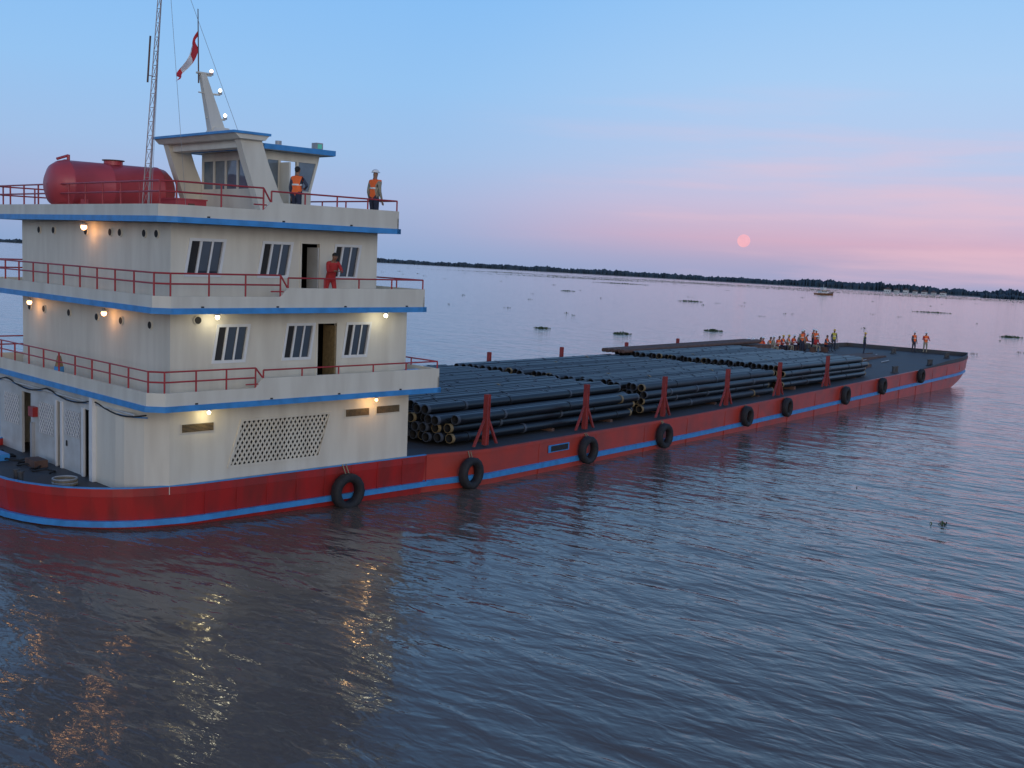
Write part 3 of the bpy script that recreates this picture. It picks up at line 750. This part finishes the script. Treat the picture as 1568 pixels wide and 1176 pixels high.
def boat(name,loc,yaw,L_,c1,c2,cabin=True):
    mb=MB();st=[(-.5,.16,.0),(-.3,.19,-.0),(.1,.19,0),(.35,.13,.02),(.5,.01,.08)];vs=[]
    for t,w,up in st: vs+=[(t*L_,-w*L_*.55,-.2),(t*L_,-w*L_,.07*L_+up*L_),(t*L_,w*L_,.07*L_+up*L_),(t*L_,w*L_*.55,-.2)]
    n=len(st);mb.add(vs,[(i*4+j,i*4+(j+1)%4,i*4+4+(j+1)%4,i*4+4+j) for i in range(n-1) for j in range(4)]+[(0,1,2,3)],c1)
    if cabin:
        mb.box(-.30*L_,.05*L_,-.10*L_,.10*L_,.072*L_,.18*L_,c2);mb.box(-.33*L_,.08*L_,-.12*L_,.12*L_,.18*L_,.195*L_,c1);mb.box(-.18*L_,-.02*L_,-.08*L_,.08*L_,.195*L_,.29*L_,c2)
        for k in range(4): mb.box((-.28+k*.08)*L_,(-.235+k*.08)*L_,-.102*L_,-.10*L_,.11*L_,.16*L_,DARK)
        mb.cyl((-.1*L_,0,.29*L_),(-.1*L_,0,.42*L_),.01*L_,n=6,m=GREY)
    return mb.build(name,M=Matrix.Translation(loc)@Matrix.Rotation(yaw,4,'Z'))
boat('river_launch',(786,287,0),R(-20),18,mat('ochre_hull',(.35,.16,.08),.6),WHITE)
boat('red_motorboat',(260,41.5,0),R(-70),7,RED,GREY)
mb=MB()
for k in range(7):
    a=R(17.2-k*.42);d=1720;x,y=d*math.cos(a),d*math.sin(a);w=random.uniform(4,9);h=random.uniform(4,6)
    mb.box(x,x+8,y-w/2,y+w/2,0,h,WHITE);mb.add([(x-1,y-w/2-1,h),(x-1,y+w/2+1,h),(x+9,y+w/2+1,h),(x+9,y-w/2-1,h),(x+4,y,h+3)],[(0,1,4),(1,2,4),(2,3,4),(3,0,4)],RUST)
    for q in (-.3,0,.3): mb.box(x-.1,x,y+q*w-.5,y+q*w+.5,1.5,3,DARK)
mb.build('riverside_houses',recalc=False)
mm=bpy.data.materials.new('moon_surface');N,L=nt(mm);bb=N['Principled BSDF'];bb.inputs['Base Color'].default_value=(.1,.06,.05,1);bb.inputs['Roughness'].default_value=1
nz=N.new('ShaderNodeTexNoise');nz.inputs['Scale'].default_value=.02;tcx=N.new('ShaderNodeTexCoord');L.new(tcx.outputs['Object'],nz.inputs['Vector']);rr=N.new('ShaderNodeValToRGB')
rr.color_ramp.elements[0].color=(.80,.40,.50,1);rr.color_ramp.elements[1].color=(1.0,.52,.58,1);L.new(nz.outputs['Fac'],rr.inputs['Fac']);L.new(rr.outputs[0],bb.inputs['Emission Color']);bb.inputs['Emission Strength'].default_value=.95
mb=MB();mb.sphere((0,0,0),50,mm,n=32);mb.build('moon',M=Matrix.Translation((8213,3680,312)))
# ------------------------------------------------------------------ SKY
w=bpy.data.worlds.new('World');scene.world=w;w.use_nodes=True;N=w.node_tree.nodes;L=w.node_tree.links
bg=N['Background'];tc=N.new('ShaderNodeTexCoord');sp=N.new('ShaderNodeSeparateXYZ');L.new(tc.outputs['Generated'],sp.inputs[0])
def srgb(r,g,b): 
    f=lambda c:(c/255/12.92) if c/255<=.04045 else ((c/255+.055)/1.055)**2.4
    return (f(r),f(g),f(b),1)
def ramp(stops):
    r=N.new('ShaderNodeValToRGB');cr=r.color_ramp
    cr.elements[0].position=stops[0][0];cr.elements[0].color=stops[0][1];cr.elements[1].position=stops[-1][0];cr.elements[1].color=stops[-1][1]
    for p,c in stops[1:-1]:
        e=cr.elements.new(p);e.color=c
    L.new(sp.outputs['Z'],r.inputs['Fac']);return r
rl=ramp([(0,srgb(142,170,212)),(.025,srgb(154,176,218)),(.055,srgb(164,184,226)),(.09,srgb(158,192,236)),(.15,srgb(148,196,245)),(.24,srgb(132,190,248)),(.5,srgb(100,140,195)),(1,srgb(82,115,168))])
rp=ramp([(0,srgb(158,166,204)),(.015,srgb(176,170,204)),(.035,srgb(212,176,202)),(.065,srgb(206,192,222)),(.10,srgb(186,202,238)),(.17,srgb(172,208,248)),(.24,srgb(156,203,250)),(.5,srgb(105,145,198)),(1,srgb(82,115,168))])
def dot(v):
    d=N.new('ShaderNodeVectorMath');d.operation='DOT_PRODUCT';L.new(tc.outputs['Generated'],d.inputs[0]);d.inputs[1].default_value=v;return d
def mr(src,a,b2,c=0,d=1):
    m=N.new('ShaderNodeMapRange');m.interpolation_type='SMOOTHSTEP';m.inputs[1].default_value=a;m.inputs[2].default_value=b2;m.inputs[3].default_value=c;m.inputs[4].default_value=d;L.new(src,m.inputs[0]);return m
dr=dot((.985,.17,0));mxf=mr(dr.outputs['Value'],.84,1.0)
mx=N.new('ShaderNodeMix');mx.data_type='RGBA';L.new(mxf.outputs[0],mx.inputs['Factor']);L.new(rl.outputs[0],mx.inputs['A']);L.new(rp.outputs[0],mx.inputs['B'])
mp=N.new('ShaderNodeMapping');mp.inputs['Scale'].default_value=(2.2,2.2,26);mp.inputs['Rotation'].default_value=(R(3),0,0);L.new(tc.outputs['Generated'],mp.inputs['Vector'])
nz=N.new('ShaderNodeTexNoise');nz.inputs['Scale'].default_value=1.6;nz.inputs['Detail'].default_value=5;L.new(mp.outputs[0],nz.inputs['Vector'])
cf=mr(nz.outputs['Fac'],.46,.75,0,.6)
zf=mr(sp.outputs['Z'],.19,.06);ml=N.new('ShaderNodeMath');ml.operation='MULTIPLY';L.new(cf.outputs[0],ml.inputs[0]);L.new(zf.outputs[0],ml.inputs[1])
ml2=N.new('ShaderNodeMath');ml2.operation='MULTIPLY';L.new(ml.outputs[0],ml2.inputs[0]);L.new(mxf.outputs[0],ml2.inputs[1])
mc=N.new('ShaderNodeMix');mc.data_type='RGBA';L.new(ml2.outputs[0],mc.inputs['Factor']);L.new(mx.outputs['Result'],mc.inputs['A']);mc.inputs['B'].default_value=srgb(236,194,210)
db=dot((-.75,-.66,0));gf=mr(db.outputs['Value'],.2,1.0);gz=mr(sp.outputs['Z'],.6,.0)
g=N.new('ShaderNodeMath');g.operation='MULTIPLY';L.new(gf.outputs[0],g.inputs[0]);L.new(gz.outputs[0],g.inputs[1])
ad=N.new('ShaderNodeMix');ad.data_type='RGBA';ad.blend_type='ADD';L.new(g.outputs[0],ad.inputs['Factor']);L.new(mc.outputs['Result'],ad.inputs['A']);ad.inputs['B'].default_value=(.88,.70,.48,1)
sky=N.new('ShaderNodeTexSky');sky.sky_type='NISHITA';sky.sun_disc=False;sky.sun_elevation=R(3);sky.sun_rotation=R(229)
bg2=N.new('ShaderNodeBackground');L.new(sky.outputs[0],bg2.inputs[0]);bg2.inputs[1].default_value=.012
L.new(ad.outputs['Result'],bg.inputs[0]);bg.inputs[1].default_value=.94
asd=N.new('ShaderNodeAddShader');L.new(bg.outputs[0],asd.inputs[0]);L.new(bg2.outputs[0],asd.inputs[1])
L.new(asd.outputs[0],N['World Output'].inputs['Surface'])
sl=bpy.data.lights.new('sun','SUN');sl.energy=.42;sl.angle=R(25);sl.color=(1,.86,.70)
so=bpy.data.objects.new('sun',sl);scene.collection.objects.link(so)
d=Vector((.62,.76,-.20)).normalized();so.rotation_euler=d.to_track_quat('-Z','Y').to_euler()
# ------------------------------------------------------------------ CAMERA
cam=bpy.data.cameras.new('camera');co=bpy.data.objects.new('camera',cam);scene.collection.objects.link(co)
th,p,ro=R(35.3),R(5.9),R(3.07)
f=Vector((math.cos(p)*math.cos(th),math.cos(p)*math.sin(th),-math.sin(p)));r0=Vector((math.sin(th),-math.cos(th),0));u0=r0.cross(f)
rx=r0*math.cos(ro)+u0*math.sin(ro);ux=u0*math.cos(ro)-r0*math.sin(ro)
M=Matrix((rx,ux,-f)).transposed().to_4x4();M.translation=Vector((0,0,7.5));co.matrix_world=M
cam.sensor_width=36;cam.lens=39.5;cam.clip_end=60000;cam.clip_start=.1
scene.camera=co
scene.view_settings.view_transform='Standard';scene.view_settings.look='None';scene.view_settings.exposure=0
